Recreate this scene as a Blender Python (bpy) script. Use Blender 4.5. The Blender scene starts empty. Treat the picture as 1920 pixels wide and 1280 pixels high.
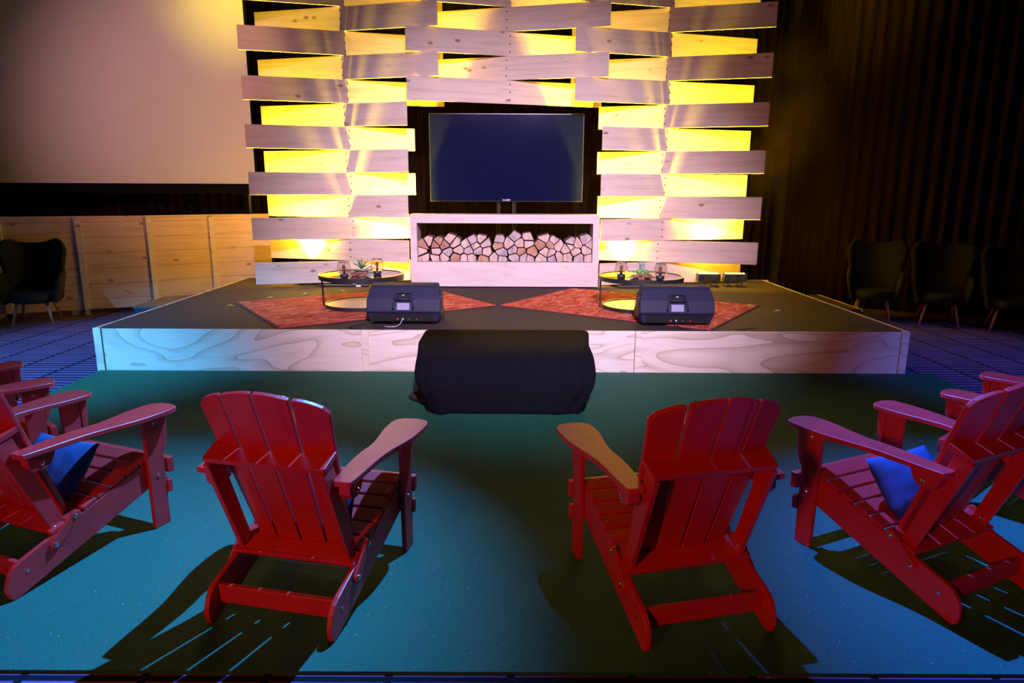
import bpy, bmesh, math, random
from mathutils import Matrix, Vector, noise
R = math.radians
col = bpy.context.scene.collection
scn = bpy.context.scene
random.seed(7)

# ------------------------------------------------------------------ camera
CAMH = 1.64
cam_d = bpy.data.cameras.new('camera')
cam_d.sensor_width = 36.0
cam_d.lens = 36.0 * 1280 / 1920
cam_d.clip_start = 0.05
cam = bpy.data.objects.new('camera', cam_d)
col.objects.link(cam)
pitch = math.atan(282 / 1280)
cam.matrix_world = Matrix.Translation((0, 0, CAMH)) @ Matrix.Rotation(R(90) - pitch, 4, 'X') @ Matrix.Rotation(0.0045, 4, 'Z')
scn.camera = cam

# ------------------------------------------------------------------ world, exposure
w = bpy.data.worlds.new('world')
scn.world = w
w.use_nodes = True
w.node_tree.nodes['Background'].inputs[0].default_value = (0.5, 0.35, 0.3, 1)
w.node_tree.nodes['Background'].inputs[1].default_value = 0.0
scn.view_settings.view_transform = 'Standard'
scn.view_settings.look = 'None'
scn.view_settings.exposure = 0.0
scn.view_settings.gamma = 1.0
scn.view_settings.use_curve_mapping = False

# ------------------------------------------------------------------ lights
def spot(name, loc, target, energy, color, angle, blend=0.5, radius=0.08):
    l = bpy.data.lights.new(name, 'SPOT')
    l.energy = energy; l.color = color
    l.spot_size = R(angle); l.spot_blend = blend; l.shadow_soft_size = radius
    o = bpy.data.objects.new(name, l); col.objects.link(o)
    o.location = loc
    d = Vector(target) - Vector(loc)
    o.rotation_euler = d.to_track_quat('-Z', 'Y').to_euler()
    return o
# front wash and fill from the audience truss; screen and seat lamps are added
spot('stage_wash_light', (0.6, -1.5, 4.8), (-0.05, 8.7, 0.5), 7400, (0.77, 0.62, 1.0), 40, 1.0, 0.15)
spot('stage_fill_light', (-1.0, -2.0, 4.6), (-0.1, 9.0, 2.6), 700, (1.0, 0.60, 0.85), 40, 1.0, 0.25)
spot('screen_added_fill_light', (-2.6, 1.0, 5.2), (-5.0, 10.7, 2.8), 1700, (1.0, 0.45, 0.52), 30, 1.0, 0.25)  # added pink lamp aimed at the screen, stands in for spilled wash
spot('seat_fill_light', (-3.3, -3.4, 2.9), (0.2, 2.8, 0.3), 620, (1.0, 0.22, 0.05), 60, 1.0, 0.3)  # low warm lamp added behind the camera to lift the red chair backs
# blue audience lights, from the truss above the stage towards the seats
spot('audience_blue_light', (0.9, 4.8, 5.4), (-2.2, 2.1, 0), 7600, (0.06, 0.33, 1.1), 43, 1.0, 0.03)
spot('audience_blue_light', (0.45, 4.5, 5.4), (2.9, 2.3, 0), 7400, (0.04, 0.17, 1.1), 42, 1.0, 0.03)
# violet and blue lights on the carpet beside the stage
spot('carpet_blue_light', (-6.8, 0.5, 5.0), (-4.5, 6.1, 0), 8500, (0.10, 0.42, 1.0), 33, 0.9, 0.06)
spot('carpet_blue_light', (6.0, 0.5, 5.0), (5.0, 5.6, 0), 2600, (0.06, 0.18, 1.0), 31, 0.9, 0.06)
YEL = (1.0, 0.73, 0.02)
UPS = [(-2.74, 9.17, 1), (-1.62, 9.17, 1), (1.47, 9.17, 1), (2.63, 9.13, 1), (2.98, 9.13, 0)]
for x, y, on in UPS:
    spot('tower_uplight', (x, y, 0.60), (x + {-2.74: -0.08, -1.62: 0.3, 1.47: -0.3, 2.63: 0.2, 2.98: 0.1}[x], y + 0.08, 4.0), 4400 if on else 700, YEL, 84, 1.0, 0.04)

# ------------------------------------------------------------------ helpers
def new_bm(): return bmesh.new()
def obj(name, bm, mat, parent=None, bevel=0.0, smooth=False, seg=2):
    me = bpy.data.meshes.new(name)
    bmesh.ops.recalc_face_normals(bm, faces=bm.faces)
    bm.to_mesh(me); bm.free()
    for m in (mat if isinstance(mat, (list, tuple)) else [mat]): me.materials.append(m)
    o = bpy.data.objects.new(name, me); col.objects.link(o)
    if smooth:
        for p in me.polygons: p.use_smooth = True
    if bevel > 0:
        b = o.modifiers.new('bevel', 'BEVEL'); b.width = bevel; b.segments = seg; b.limit_method = 'ANGLE'; b.angle_limit = R(35)
    if parent: o.parent = parent
    return o
def empty(name, loc, rz=0):
    o = bpy.data.objects.new(name, None); col.objects.link(o)
    o.location = loc; o.rotation_euler = (0, 0, rz); o.empty_display_size = 0.1
    return o
def tag(o, label, cat, group=None, kind=None):
    o['label'] = label; o['category'] = cat
    if group: o['group'] = group
    if kind: o['kind'] = kind
    return o
def thing(name, label, cat, loc, rz=0, group=None):
    return tag(empty(name, loc, rz), label, cat, group)
def struct(o):
    o['kind'] = 'structure'; return o
def dup(o, parent=None):
    c = o.copy(); col.objects.link(c)
    if parent: c.parent = parent
    for ch in list(o.children): dup(ch, c)
    return c
def box(bm, c, s, m=None, mi=0):
    M = (m or Matrix()) @ Matrix.Translation(c) @ Matrix.Diagonal((s[0], s[1], s[2], 1))
    r = bmesh.ops.create_cube(bm, size=1, matrix=M)
    if mi:
        for f in {f for v in r['verts'] for f in v.link_faces}: f.material_index = mi
def prism(bm, pts, axis, a, b, m=None, mi=0):
    """outline pts (2-D) extruded from a to b along axis; the 2-D coords are the other two axes in x,y,z order"""
    def P(p, t):
        v = {'x': (t, p[0], p[1]), 'y': (p[0], t, p[1]), 'z': (p[0], p[1], t)}[axis]
        return (m @ Vector(v)) if m else Vector(v)
    A = [bm.verts.new(P(p, a)) for p in pts]; B = [bm.verts.new(P(p, b)) for p in pts]
    n = len(pts); fs = [bm.faces.new(A), bm.faces.new(B[::-1])]
    for i in range(n): fs.append(bm.faces.new((A[i], B[i], B[(i + 1) % n], A[(i + 1) % n])))
    for f in fs: f.material_index = mi
def lathe(bm, prof, n=24, m=None, cap=True, mi=0):
    rings = []
    for r, z in prof:
        rings.append([bm.verts.new((m or Matrix()) @ Vector((r * math.cos(2 * math.pi * i / n), r * math.sin(2 * math.pi * i / n), z))) for i in range(n)])
    for a, b in zip(rings, rings[1:]):
        for i in range(n):
            bm.faces.new((a[i], a[(i + 1) % n], b[(i + 1) % n], b[i])).material_index = mi
    if cap:
        bm.faces.new(rings[0][::-1]).material_index = mi; bm.faces.new(rings[-1]).material_index = mi
def tube(bm, pts, r, n=8, mi=0, r2=None):
    pts = [Vector(p) for p in pts]; rings = []
    for i, p in enumerate(pts):
        d = (pts[min(i + 1, len(pts) - 1)] - pts[max(i - 1, 0)]).normalized()
        u = d.cross(Vector((0, 0, 1)));
        if u.length < 1e-3: u = Vector((1, 0, 0))
        u.normalize(); v = d.cross(u)
        rr = r if r2 is None else r + (r2 - r) * i / (len(pts) - 1)
        rings.append([bm.verts.new(p + rr * (math.cos(2 * math.pi * k / n) * u + math.sin(2 * math.pi * k / n) * v)) for k in range(n)])
    for a, b in zip(rings, rings[1:]):
        for k in range(n): bm.faces.new((a[k], a[(k + 1) % n], b[(k + 1) % n], b[k])).material_index = mi
    bm.faces.new(rings[0][::-1]).material_index = mi; bm.faces.new(rings[-1]).material_index = mi
def spline(pts, n=8):
    out = []; P = [Vector(p) for p in pts]
    for i in range(len(P) - 1):
        p0 = P[max(i - 1, 0)]; p1 = P[i]; p2 = P[i + 1]; p3 = P[min(i + 2, len(P) - 1)]
        for k in range(n):
            t = k / n
            out.append(0.5 * ((2 * p1) + (p2 - p0) * t + (2 * p0 - 5 * p1 + 4 * p2 - p3) * t * t + (3 * p1 - p0 - 3 * p2 + p3) * t ** 3))
    out.append(P[-1]); return out
def blob(bm, c, s, sub=3, amp=0.0, fr=3.0, m=None, seed=0.0):
    M = (m or Matrix()) @ Matrix.Translation(c)
    r = bmesh.ops.create_icosphere(bm, subdivisions=sub, radius=1)
    for v in r['verts']:
        k = 1 + amp * noise.noise(v.co * fr + Vector((seed, seed * 2, 0)))
        v.co = M @ Vector((v.co.x * s[0] * k, v.co.y * s[1] * k, v.co.z * s[2] * k))

# ------------------------------------------------------------------ materials
def mat(name, color=(0.5, 0.5, 0.5), rough=0.5, metal=0.0, emit=None, es=1.0, spec=0.5, coat=0.0):
    m = bpy.data.materials.new(name); m.use_nodes = True
    b = m.node_tree.nodes['Principled BSDF']
    b.inputs['Base Color'].default_value = (*color, 1); b.inputs['Roughness'].default_value = rough
    b.inputs['Metallic'].default_value = metal; b.inputs['Specular IOR Level'].default_value = spec
    b.inputs['Coat Weight'].default_value = coat
    if emit: b.inputs['Emission Color'].default_value = (*emit, 1); b.inputs['Emission Strength'].default_value = es
    return m
class NT:
    def __init__(s, m): s.t = m.node_tree; s.b = s.t.nodes['Principled BSDF']
    def n(s, ty, **kw):
        x = s.t.nodes.new(ty)
        for k, v in kw.items():
            if k.startswith('_'): setattr(x, k[1:], v)
            else: x.inputs[k.replace('__', ' ')].default_value = v
        return x
    def l(s, a, b): s.t.links.new(a, b)
    def coords(s, scale=(1, 1, 1), rnd=True):
        tc = s.n('ShaderNodeTexCoord'); mp = s.n('ShaderNodeMapping'); mp.inputs['Scale'].default_value = scale
        if rnd:
            oi = s.n('ShaderNodeObjectInfo'); mu = s.n('ShaderNodeMath', _operation='MULTIPLY'); mu.inputs[1].default_value = 37.0
            s.l(oi.outputs['Random'], mu.inputs[0])
            ad = s.n('ShaderNodeVectorMath', _operation='ADD'); s.l(tc.outputs['Object'], ad.inputs[0]); s.l(mu.outputs[0], ad.inputs[1])
            s.l(ad.outputs[0], mp.inputs['Vector'])
        else: s.l(tc.outputs['Object'], mp.inputs['Vector'])
        return mp.outputs[0]
    def ramp(s, fac, stops):
        r = s.n('ShaderNodeValToRGB'); e = r.color_ramp.elements
        e[0].position, e[0].color = stops[0][0], (*stops[0][1], 1); e[1].position, e[1].color = stops[-1][0], (*stops[-1][1], 1)
        for p, c in stops[1:-1]:
            k = e.new(p); k.color = (*c, 1)
        s.l(fac, r.inputs[0]); return r.outputs[0]
    def mix(s, fac, a, b, mode='MIX'):
        x = s.n('ShaderNodeMix', _data_type='RGBA', _blend_type=mode)
        for i, v in ((0, fac), (6, a), (7, b)):
            if hasattr(v, 'default_value') or hasattr(v, 'links'): s.l(v, x.inputs[i])
            else: x.inputs[i].default_value = v if i == 0 else (*v, 1)
        return x.outputs[2]
    def noise(s, vec, scale, detail=3, dist=0.0, rough=0.5):
        x = s.n('ShaderNodeTexNoise', Scale=scale, Detail=detail, Distortion=dist, Roughness=rough); s.l(vec, x.inputs['Vector']); return x.outputs[0]
    def bump(s, h, st=0.3, d=0.01):
        x = s.n('ShaderNodeBump', Strength=st, Distance=d); s.l(h, x.inputs['Height']); s.l(x.outputs[0], s.b.inputs['Normal'])

def pine_mat(name, light=(0.80, 0.64, 0.48), dark=(0.70, 0.53, 0.38), lines=False):
    m = mat(name, light, 0.62, spec=0.25); t = NT(m)
    v = t.coords((0.7, 9, 9)); g = t.noise(v, 2.2, 6, 0.6)
    c = t.ramp(g, [(0.32, dark), (0.5, light), (0.8, tuple(min(1, k * 1.07) for k in light))])
    v2 = t.coords((0.35, 5, 5)); g2 = t.noise(v2, 7.0, 4, 1.2); st = t.ramp(g2, [(0.60, (0, 0, 0)), (0.72, (1, 1, 1))])
    st5 = t.n('ShaderNodeMath', _operation='MULTIPLY'); st5.inputs[1].default_value = 0.15; t.l(st, st5.inputs[0])
    c = t.mix(st5.outputs[0], c, (0.46, 0.27, 0.16))
    vk = t.coords((3.4, 3.4, 6.5)); vo = t.n('ShaderNodeTexVoronoi', Scale=1.0, Randomness=1.0); t.l(vk, vo.inputs['Vector'])
    k1 = t.ramp(vo.outputs['Distance'], [(0.06, (1, 1, 1)), (0.17, (0, 0, 0))])
    sep = t.n('ShaderNodeSeparateColor'); t.l(vo.outputs['Color'], sep.inputs[0])
    gt = t.n('ShaderNodeMath', _operation='GREATER_THAN'); gt.inputs[1].default_value = 0.3; t.l(sep.outputs[0], gt.inputs[0])
    mu = t.n('ShaderNodeMath', _operation='MULTIPLY'); t.l(k1, mu.inputs[0]); t.l(gt.outputs[0], mu.inputs[1])
    m2 = t.n('ShaderNodeMath', _operation='MULTIPLY'); t.l(mu.outputs[0], m2.inputs[0]); m2.inputs[1].default_value = 0.8
    c = t.mix(m2.outputs[0], c, (0.20, 0.085, 0.04))
    if lines:
        tc = t.n('ShaderNodeTexCoord'); sx = t.n('ShaderNodeSeparateXYZ'); t.l(tc.outputs['Object'], sx.inputs[0])
        d = t.n('ShaderNodeMath', _operation='DIVIDE'); d.inputs[1].default_value = 0.203; t.l(sx.outputs[2], d.inputs[0])
        f = t.n('ShaderNodeMath', _operation='FRACT'); t.l(d.outputs[0], f.inputs[0])
        lt = t.n('ShaderNodeMath', _operation='LESS_THAN'); lt.inputs[1].default_value = 0.025; t.l(f.outputs[0], lt.inputs[0])
        c = t.mix(lt.outputs[0], c, (0.22, 0.13, 0.08))
    t.l(c, t.b.inputs['Base Color']); t.bump(g, 0.12, 0.003)
    return m
def ply_mat(name, light, dark, rings=2.2, dist=3.0, amount=0.8):
    m = mat(name, light, 0.6, spec=0.25); t = NT(m)
    v = t.coords((0.45, 1.0, 1.6)); n1 = t.noise(v, 1.3, 2, 0.8)
    mu = t.n('ShaderNodeMath', _operation='MULTIPLY'); mu.inputs[1].default_value = 9.0 * rings / 2.2; t.l(n1, mu.inputs[0])
    fr = t.n('ShaderNodeMath', _operation='FRACT'); t.l(mu.outputs[0], fr.inputs[0])
    c1 = t.ramp(fr.outputs[0], [(0.0, (1, 1, 1)), (0.12, (0.45, 0.45, 0.45)), (0.45, (0, 0, 0))])
    sc = t.n('ShaderNodeMath', _operation='MULTIPLY'); sc.inputs[1].default_value = amount; t.l(c1, sc.inputs[0])
    g = t.noise(t.coords((1, 12, 14)), 3, 5, 0.2)
    base = t.ramp(g, [(0.3, tuple(k * 0.9 for k in light)), (0.7, light)])
    t.l(t.mix(sc.outputs[0], base, dark), t.b.inputs['Base Color'])
    return m
PINE = pine_mat('pine_board')
PINE_WALL = pine_mat('pine_panelling', (0.76, 0.52, 0.36), (0.62, 0.40, 0.27), True)
PLY_BOX = ply_mat('pale_plywood', (0.80, 0.69, 0.58), (0.66, 0.47, 0.36), 1.6, 3.0, 0.45)
PLY_STAGE = ply_mat('birch_plywood_fascia', (0.76, 0.66, 0.53), (0.40, 0.27, 0.17), 2.4, 3.0, 0.75)
BLACK = mat('black_plastic', (0.022, 0.022, 0.026), 0.42)
BLACKM = mat('black_metal', (0.02, 0.019, 0.02), 0.38)
CHROME = mat('chrome_bolt', (0.85, 0.85, 0.88), 0.18, 1.0)
SCREW = mat('black_screw', (0.02, 0.012, 0.01), 0.6)
def noisy(name, a, b, scale, rough, bump=0.0, bd=0.004, spec=0.4, stretch=(1, 1, 1), sheen=0.0):
    m = mat(name, a, rough, spec=spec); t = NT(m)
    v = t.coords(stretch, False); n = t.noise(v, scale, 5)
    t.l(t.ramp(n, [(0.35, a), (0.65, b)]), t.b.inputs['Base Color'])
    if bump: t.bump(n, bump, bd)
    if sheen: t.b.inputs['Sheen Weight'].default_value = sheen
    return m
RED = noisy('red_painted_lumber', (0.54, 0.018, 0.014), (0.62, 0.024, 0.020), 9, 0.42, 0.05, 0.001, 0.7)
DECK = noisy('black_stage_deck', (0.035, 0.025, 0.024), (0.055, 0.040, 0.038), 60, 0.8, 0.3, 0.002, 0.2)
CLOTH = noisy('black_drape_cloth', (0.004, 0.004, 0.006), (0.008, 0.008, 0.011), 120, 0.95, 0.2, 0.001, 0.05, sheen=0.0)
VELOUR = noisy('black_velour_curtain', (0.006, 0.0028, 0.0022), (0.013, 0.0058, 0.0042), 6, 0.95, 0, 0, 0.05, (6, 6, 0.3), 0.0)
SCREENM = mat('projection_screen_white', (0.80, 0.78, 0.76), 0.9, spec=0.1)
TURF = mat('green_artificial_turf', (0.03, 0.2, 0.12), 0.75, spec=0.35); t = NT(TURF)
v = t.coords((1, 1, 1), False); n = t.noise(v, 260, 3); n2 = t.noise(v, 1.1, 3)
c = t.ramp(n, [(0.3, (0.003, 0.050, 0.026)), (0.55, (0.008, 0.120, 0.068)), (0.78, (0.04, 0.26, 0.17))])
c = t.mix(t.ramp(n2, [(0.35, (0.8, 0.8, 0.8)), (0.7, (1, 1, 1))]), (0.012, 0.12, 0.06), c)
vo = t.n('ShaderNodeTexVoronoi', Scale=55.0); t.l(v, vo.inputs['Vector']); k1 = t.n('ShaderNodeMath', _operation='LESS_THAN'); k1.inputs[1].default_value = 0.10; t.l(vo.outputs['Distance'], k1.inputs[0])
sp = t.n('ShaderNodeSeparateColor'); t.l(vo.outputs['Color'], sp.inputs[0]); k2 = t.n('ShaderNodeMath', _operation='GREATER_THAN'); k2.inputs[1].default_value = 0.93; t.l(sp.outputs[0], k2.inputs[0])
k3 = t.n('ShaderNodeMath', _operation='MULTIPLY'); t.l(k1.outputs[0], k3.inputs[0]); t.l(k2.outputs[0], k3.inputs[1]); c = t.mix(k3.outputs[0], c, (0.55, 0.75, 0.75)); t.l(c, t.b.inputs['Base Color']); t.bump(n, 0.9, 0.006)
CARPET = mat('patterned_hotel_carpet', (0.1, 0.1, 0.15), 0.95, spec=0.1); t = NT(CARPET)
tc = t.n('ShaderNodeTexCoord'); br = t.n('ShaderNodeTexBrick', _offset=0.0, _offset_frequency=1, Scale=1.0)
br.inputs['Color1'].default_value = (0.22, 0.13, 0.30, 1); br.inputs['Color2'].default_value = (0.15, 0.09, 0.20, 1); br.inputs['Mortar'].default_value = (0.010, 0.010, 0.018, 1)
br.inputs['Mortar Size'].default_value = 0.017; br.inputs['Mortar Smooth'].default_value = 0.3; br.inputs['Brick Width'].default_value = 0.42; br.inputs['Row Height'].default_value = 0.085
t.l(tc.outputs['Object'], br.inputs['Vector']); n = t.noise(tc.outputs['Object'], 90, 3)
t.l(t.mix(0.35, br.outputs[0], t.ramp(n, [(0.3, (0.03, 0.03, 0.05)), (0.7, (0.22, 0.2, 0.3))]), 'OVERLAY'), t.b.inputs['Base Color'])
RUG = mat('rust_red_rug', (0.5, 0.1, 0.06), 0.95, spec=0.1); t = NT(RUG)
v = t.coords((1, 2.5, 1), False); n = t.noise(v, 5, 8, 1.2, 0.7)
t.l(t.ramp(n, [(0.36, (0.22, 0.030, 0.018)), (0.5, (0.52, 0.10, 0.055)), (0.60, (0.74, 0.24, 0.14))]), t.b.inputs['Base Color']); t.bump(n, 0.5, 0.006)
RUGEDGE = mat('rug_binding', (0.42, 0.06, 0.05), 0.9)

# ------------------------------------------------------------------ room shell
def slab(name, c, s, m): 
    bm = new_bm(); box(bm, c, s); return struct(obj(name, bm, m))
slab('floor', (0, 4, -0.05), (20, 17, 0.1), CARPET)
DARKWALL = mat('dark_wall_paint', (0.03, 0.025, 0.025), 0.9)
slab('wall_back', (0, 12.1, 3.5), (20, 0.2, 7), DARKWALL)
slab('wall_front', (0, -4.6, 3.5), (20, 0.2, 7), DARKWALL)
slab('wall_left', (-10.1, 4, 3.5), (0.2, 17, 7), DARKWALL)
slab('wall_right', (10.1, 4, 3.5), (0.2, 17, 7), DARKWALL)
slab('ceiling', (0, 4, 7.05), (20, 17, 0.1), DARKWALL)

def curtain(path, z0, z1, label, amp=0.055, wl=0.17, thick=0.01):
    P = [Vector((x, y, 0)) for x, y in path]
    pts = []; s = 0
    for a, b in zip(P, P[1:]):
        L = (b - a).length; n = max(2, int(L / 0.03)); d = (b - a).normalized(); nn = Vector((-d.y, d.x, 0))
        for k in range(n):
            q = a.lerp(b, k / n); ss = s + L * k / n
            pts.append((q, nn, ss))
        s += L
    bm = new_bm(); rows = []
    zs = [z0 + (z1 - z0) * k / 8 for k in range(9)]
    for z in zs:
        f = (z - z0) / (z1 - z0)
        row = []
        for q, nn, ss in pts:
            o = amp * math.sin(ss / wl * 2 * math.pi + 1.6 * noise.noise(Vector((ss * 0.8, f * 0.8, 3)))) * (0.6 + 0.5 * noise.noise(Vector((ss * 2, f, 0)))) + 0.06 * noise.noise(Vector((ss * 0.7, f, 9)))
            row.append(bm.verts.new(q + nn * o + Vector((0, 0, z))))
        rows.append(row)
    for a, b in zip(rows, rows[1:]):
        for i in range(len(a) - 1): bm.faces.new((a[i], a[i + 1], b[i + 1], b[i]))
    o = obj('stage_curtain', bm, VELOUR, smooth=True)
    so = o.modifiers.new('solid', 'SOLIDIFY'); so.thickness = thick; so.offset = 0
    return tag(o, label, 'curtain')
curtain([(-3.3, 11.55), (4.3, 11.55)], 0.02, 6.6, 'long black pleated curtain hanging behind the plank towers and television')
curtain([(-9.6, 11.3), (-3.5, 11.3)], 0.02, 6.6, 'black curtain behind the white screen, showing below it and right of it')
curtain([(4.45, 11.4), (4.75, 10.1), (5.2, 9.65), (6.6, 8.85), (9.6, 7.2)], 0.02, 6.6, 'black pleated curtain on the right behind the row of dark armchairs')

# projection screen
t_ = thing('projection_screen', 'large white projection screen high on the left, edged in black', 'projection screen', (-6.6, 10.75, 1.58))
bm = new_bm(); box(bm, (0, 0, 2.35), (5.32, 0.02, 4.4)); obj('screen_surface', bm, SCREENM, t_)
bm = new_bm(); box(bm, (0, 0.01, 0.075), (5.36, 0.06, 0.15)); box(bm, (0, 0.01, 4.60), (5.36, 0.06, 0.10)); box(bm, (2.675, 0.015, 2.3), (0.03, 0.05, 4.6)); box(bm, (-2.675, 0.015, 2.3), (0.03, 0.05, 4.6))
obj('frame', bm, CLOTH, t_)
bm = new_bm()
for x in (-2.5, 2.5): tube(bm, [(x, 0.12, -1.58), (x, 0.12, 0.2)], 0.03)
obj('stand_pole', bm, BLACKM, t_)

# ------------------------------------------------------------------ low panelled wall on the left
LW = [(-7.32, 8.28), (-6.50, 8.62), (-5.72, 8.98), (-4.98, 9.33), (-4.36, 9.86), (-3.62, 10.30)]
wlabs = ['pine boarded low wall panel, leftmost, mostly outside the picture', 'pine boarded low wall panel directly behind the left armchair', 'pine boarded low wall panel just right of the left armchair',
         'knotty pine low wall panel with the dark step in front of it', 'pine low wall panel nearest the plank tower, lit yellow']
for i, ((x0, y0), (x1, y1)) in enumerate(zip(LW, LW[1:])):
    L = math.hypot(x1 - x0, y1 - y0); a = math.atan2(y1 - y0, x1 - x0)
    p = thing('wall_panel', wlabs[i], 'wall panel', (x0, y0, 0), a, 'low pine wall panels behind the left of the stage')
    bm = new_bm(); box(bm, (L / 2, 0, 0.675), (L - 0.004, 0.02, 1.21)); obj('boarding', bm, PINE_WALL, p)
    bm = new_bm(); box(bm, (0.06, -0.022, 0.675), (0.075, 0.022, 1.20)); obj('batten', bm, PINE, p, 0.002)
    bm = new_bm(); box(bm, (L / 2, 0, 1.288), (L, 0.06, 0.014)); obj('cap_rail', bm, PINE, p)
    bm = new_bm(); box(bm, (0.05, 0.0, 0.035), (0.05, 0.05, 0.07)); obj('foot', bm, BLACKM if i != 2 else mat('pale_foot', (0.4, 0.4, 0.42), 0.5), p)
    bm = new_bm(); box(bm, (L - 0.10, 0.16, 0.035), (0.06, 0.30, 0.07)); box(bm, (L - 0.10, 0.03, 0.6), (0.06, 0.04, 1.1)); obj('brace', bm, PINE, p)

# ------------------------------------------------------------------ turf and carpet
bm = new_bm(); box(bm, (0, 0, 0.006), (7.66, 4.02, 0.012))
tf = obj('artificial_turf', bm, TURF); tf.location = (0.04, 4.075, 0)
tag(tf, 'large sheet of green artificial turf on the floor in front of the stage', 'artificial turf')

# ------------------------------------------------------------------ stage
SX0, SX1, SY0, SY1, SH = -3.82, 3.625, 6.10, 9.83, 0.40
st = thing('stage', 'low black-decked stage with pale plywood front, in the middle of the room', 'stage', (0, 0, 0))
for k in range(3):
    y0 = SY0 + 0.02 + (SY1 - SY0 - 0.02) / 3 * k
    bm = new_bm(); box(bm, ((SX0 + SX1) / 2, y0 + 0.617, SH - 0.03), (SX1 - SX0 - 0.04, 1.233, 0.056)); obj('deck', bm, DECK, st, 0.002)
seams = [SX0 + 0.07, -1.375, 1.125, SX1 - 0.07]
for a, b in zip(seams, seams[1:]):
    bm = new_bm(); box(bm, (0, 0, 0), (b - a - 0.004, 0.018, SH - 0.004))
    o = obj('fascia_panel', bm, PLY_STAGE, st, 0.001); o.location = ((a + b) / 2, SY0 + 0.009, SH / 2)
for s in (-1.342, 1.158):
    bm = new_bm(); box(bm, (s, SY0 - 0.006, SH / 2), (0.062, 0.012, SH - 0.002)); obj('seam_batten', bm, PLY_STAGE, st, 0.001)
for s in (SX0 + 0.035, SX1 - 0.035):
    bm = new_bm(); box(bm, (s, SY0 + 0.002, SH / 2 + 0.003), (0.07, 0.03, SH + 0.006)); obj('corner_post', bm, PLY_STAGE, st, 0.002)
for s in (SX0 + 0.008, SX1 - 0.008):
    bm = new_bm(); box(bm, (s, (SY0 + SY1) / 2 + 0.01, SH / 2 + 0.002), (0.018, SY1 - SY0 - 0.03, SH + 0.002)); obj('side_fascia', bm, PLY_STAGE, st, 0.001)
bm = new_bm(); box(bm, (0, SY1, SH / 2), (7.4, 0.018, SH)); obj('rear_fascia', bm, PLY_STAGE, st)

# side steps
t_ = thing('stage_step', 'dark step platform against the left side of the stage', 'step', (-4.32, 9.1, 0), 0, 'steps beside the stage')
bm = new_bm(); prism(bm, [(-0.47, -0.6), (0.47, -0.6), (0.47, 0.86), (-0.01, 0.60), (-0.47, 0.20)], 'z', 0.17, 0.20); obj('tread', bm, mat('worn_step_carpet', (0.16, 0.10, 0.075), 0.9), t_, 0.002)
bm = new_bm(); prism(bm, [(-0.46, -0.59), (0.46, -0.59), (0.46, 0.84), (-0.01, 0.59), (-0.46, 0.19)], 'z', 0.0, 0.17); obj('base', bm, mat('navy_step_side', (0.03, 0.035, 0.08), 0.8), t_)
t_ = thing('stage_step', 'dark step with a thin yellow nosing against the right side of the stage', 'step', (4.03, 9.13, 0), 0, 'steps beside the stage')
bm = new_bm(); box(bm, (0, 0, 0.185), (0.74, 1.26, 0.03)); obj('tread', bm, DECK, t_, 0.002)
bm = new_bm(); box(bm, (0, 0, 0.085), (0.72, 1.24, 0.17)); obj('base', bm, BLACK, t_)
bm = new_bm(); box(bm, (0.38, 0, 0.19), (0.02, 1.27, 0.03)); obj('nosing', bm, mat('yellow_nosing', (0.75, 0.55, 0.06), 0.5), t_)

# ------------------------------------------------------------------ plank towers
PITCH = 0.2862; Z0 = 0.434; HY = 9.17; SL = 0.32 / 1.2
CA = math.atan(SL)
ARCH = thing('plank_arch', 'wide arch of crossed pine planks around the television, glowing yellow inside', 'plank arch', (0, HY, SH))
def tower(hx, z_first, n_rows, lims, studs_z0):
    """lims(row) -> (left x, right x) of the plank in world; A rows (odd) run back-left to front-right, B rows front-left to back-right"""
    tw = ARCH
    for r in range(z_first, z_first + n_rows):
        xl, xr = lims(r)
        ang = -CA if r % 2 else CA
        hh = 0.006 if r % 2 else -0.006
        a = (xl - hx) / math.cos(CA); b = (xr - hx) / math.cos(CA)
        bm = new_bm(); box(bm, ((a + b) / 2, 0, PITCH / 2), (b - a, 0.019, PITCH - 0.003))
        o = obj('plank', bm, PINE, tw, 0.0015)
        tilt = random.uniform(-0.0022, 0.0022)
        o.location = (hx + random.uniform(-0.004, 0.004), 0, Z0 - SH + r * PITCH); o.rotation_euler = (0, tilt, ang)
        for k in range(3):
            bm = new_bm(); lathe(bm, [(0.0085, 0), (0.0085, 0.003)], 8, Matrix.Translation((0.022 if r % 2 == 0 else -0.022, -0.0095, 0.05 + 0.093 * k)) @ Matrix.Rotation(R(90), 4, 'X'))
            obj('screw', bm, SCREW, o)
    zt = Z0 - SH + (z_first + n_rows) * PITCH
    bm = new_bm(); box(bm, (hx, 0.040, (zt + studs_z0) / 2), (0.05, 0.038, zt - studs_z0)); obj('stud', bm, PINE, tw)
    return tw
NR = 15
HLX, HCX, HRX = -2.135, -0.064, 1.965
def limL(r):
    xl = -3.335
    if r >= 8: xr = -0.915
    elif r < 4: xr = -1.345
    else: xr = -1.30 if r % 2 == 0 else -1.325
    return xl, xr
def limR(r):
    xr = 3.165
    if r >= 8: xl = 0.76
    elif r < 4: xl = 1.145
    else: xl = 1.125
    return xl, xr
def limC(r): return -1.305, 1.165
tower(HLX, 0, NR, limL, 0.006)
tower(HRX, 0, NR, limR, 0.006)
tower(HCX, 8, NR - 8, limC, 8 * PITCH + Z0 - SH + 0.01)
for hx in (HLX, HRX):
    bm = new_bm(); box(bm, (hx, 0.15, 0.012), (0.62, 0.24, 0.018)); obj('base_plate', bm, BLACKM, ARCH, 0.002)
t_ = thing('floor_plate', 'dark steel plate with a white tag at the plank foot behind the left table', 'base plate', (-2.22, 8.965, SH))
bm = new_bm(); box(bm, (0, 0, 0.012), (0.64, 0.10, 0.02)); obj('plate', bm, BLACKM, t_, 0.002)
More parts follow.
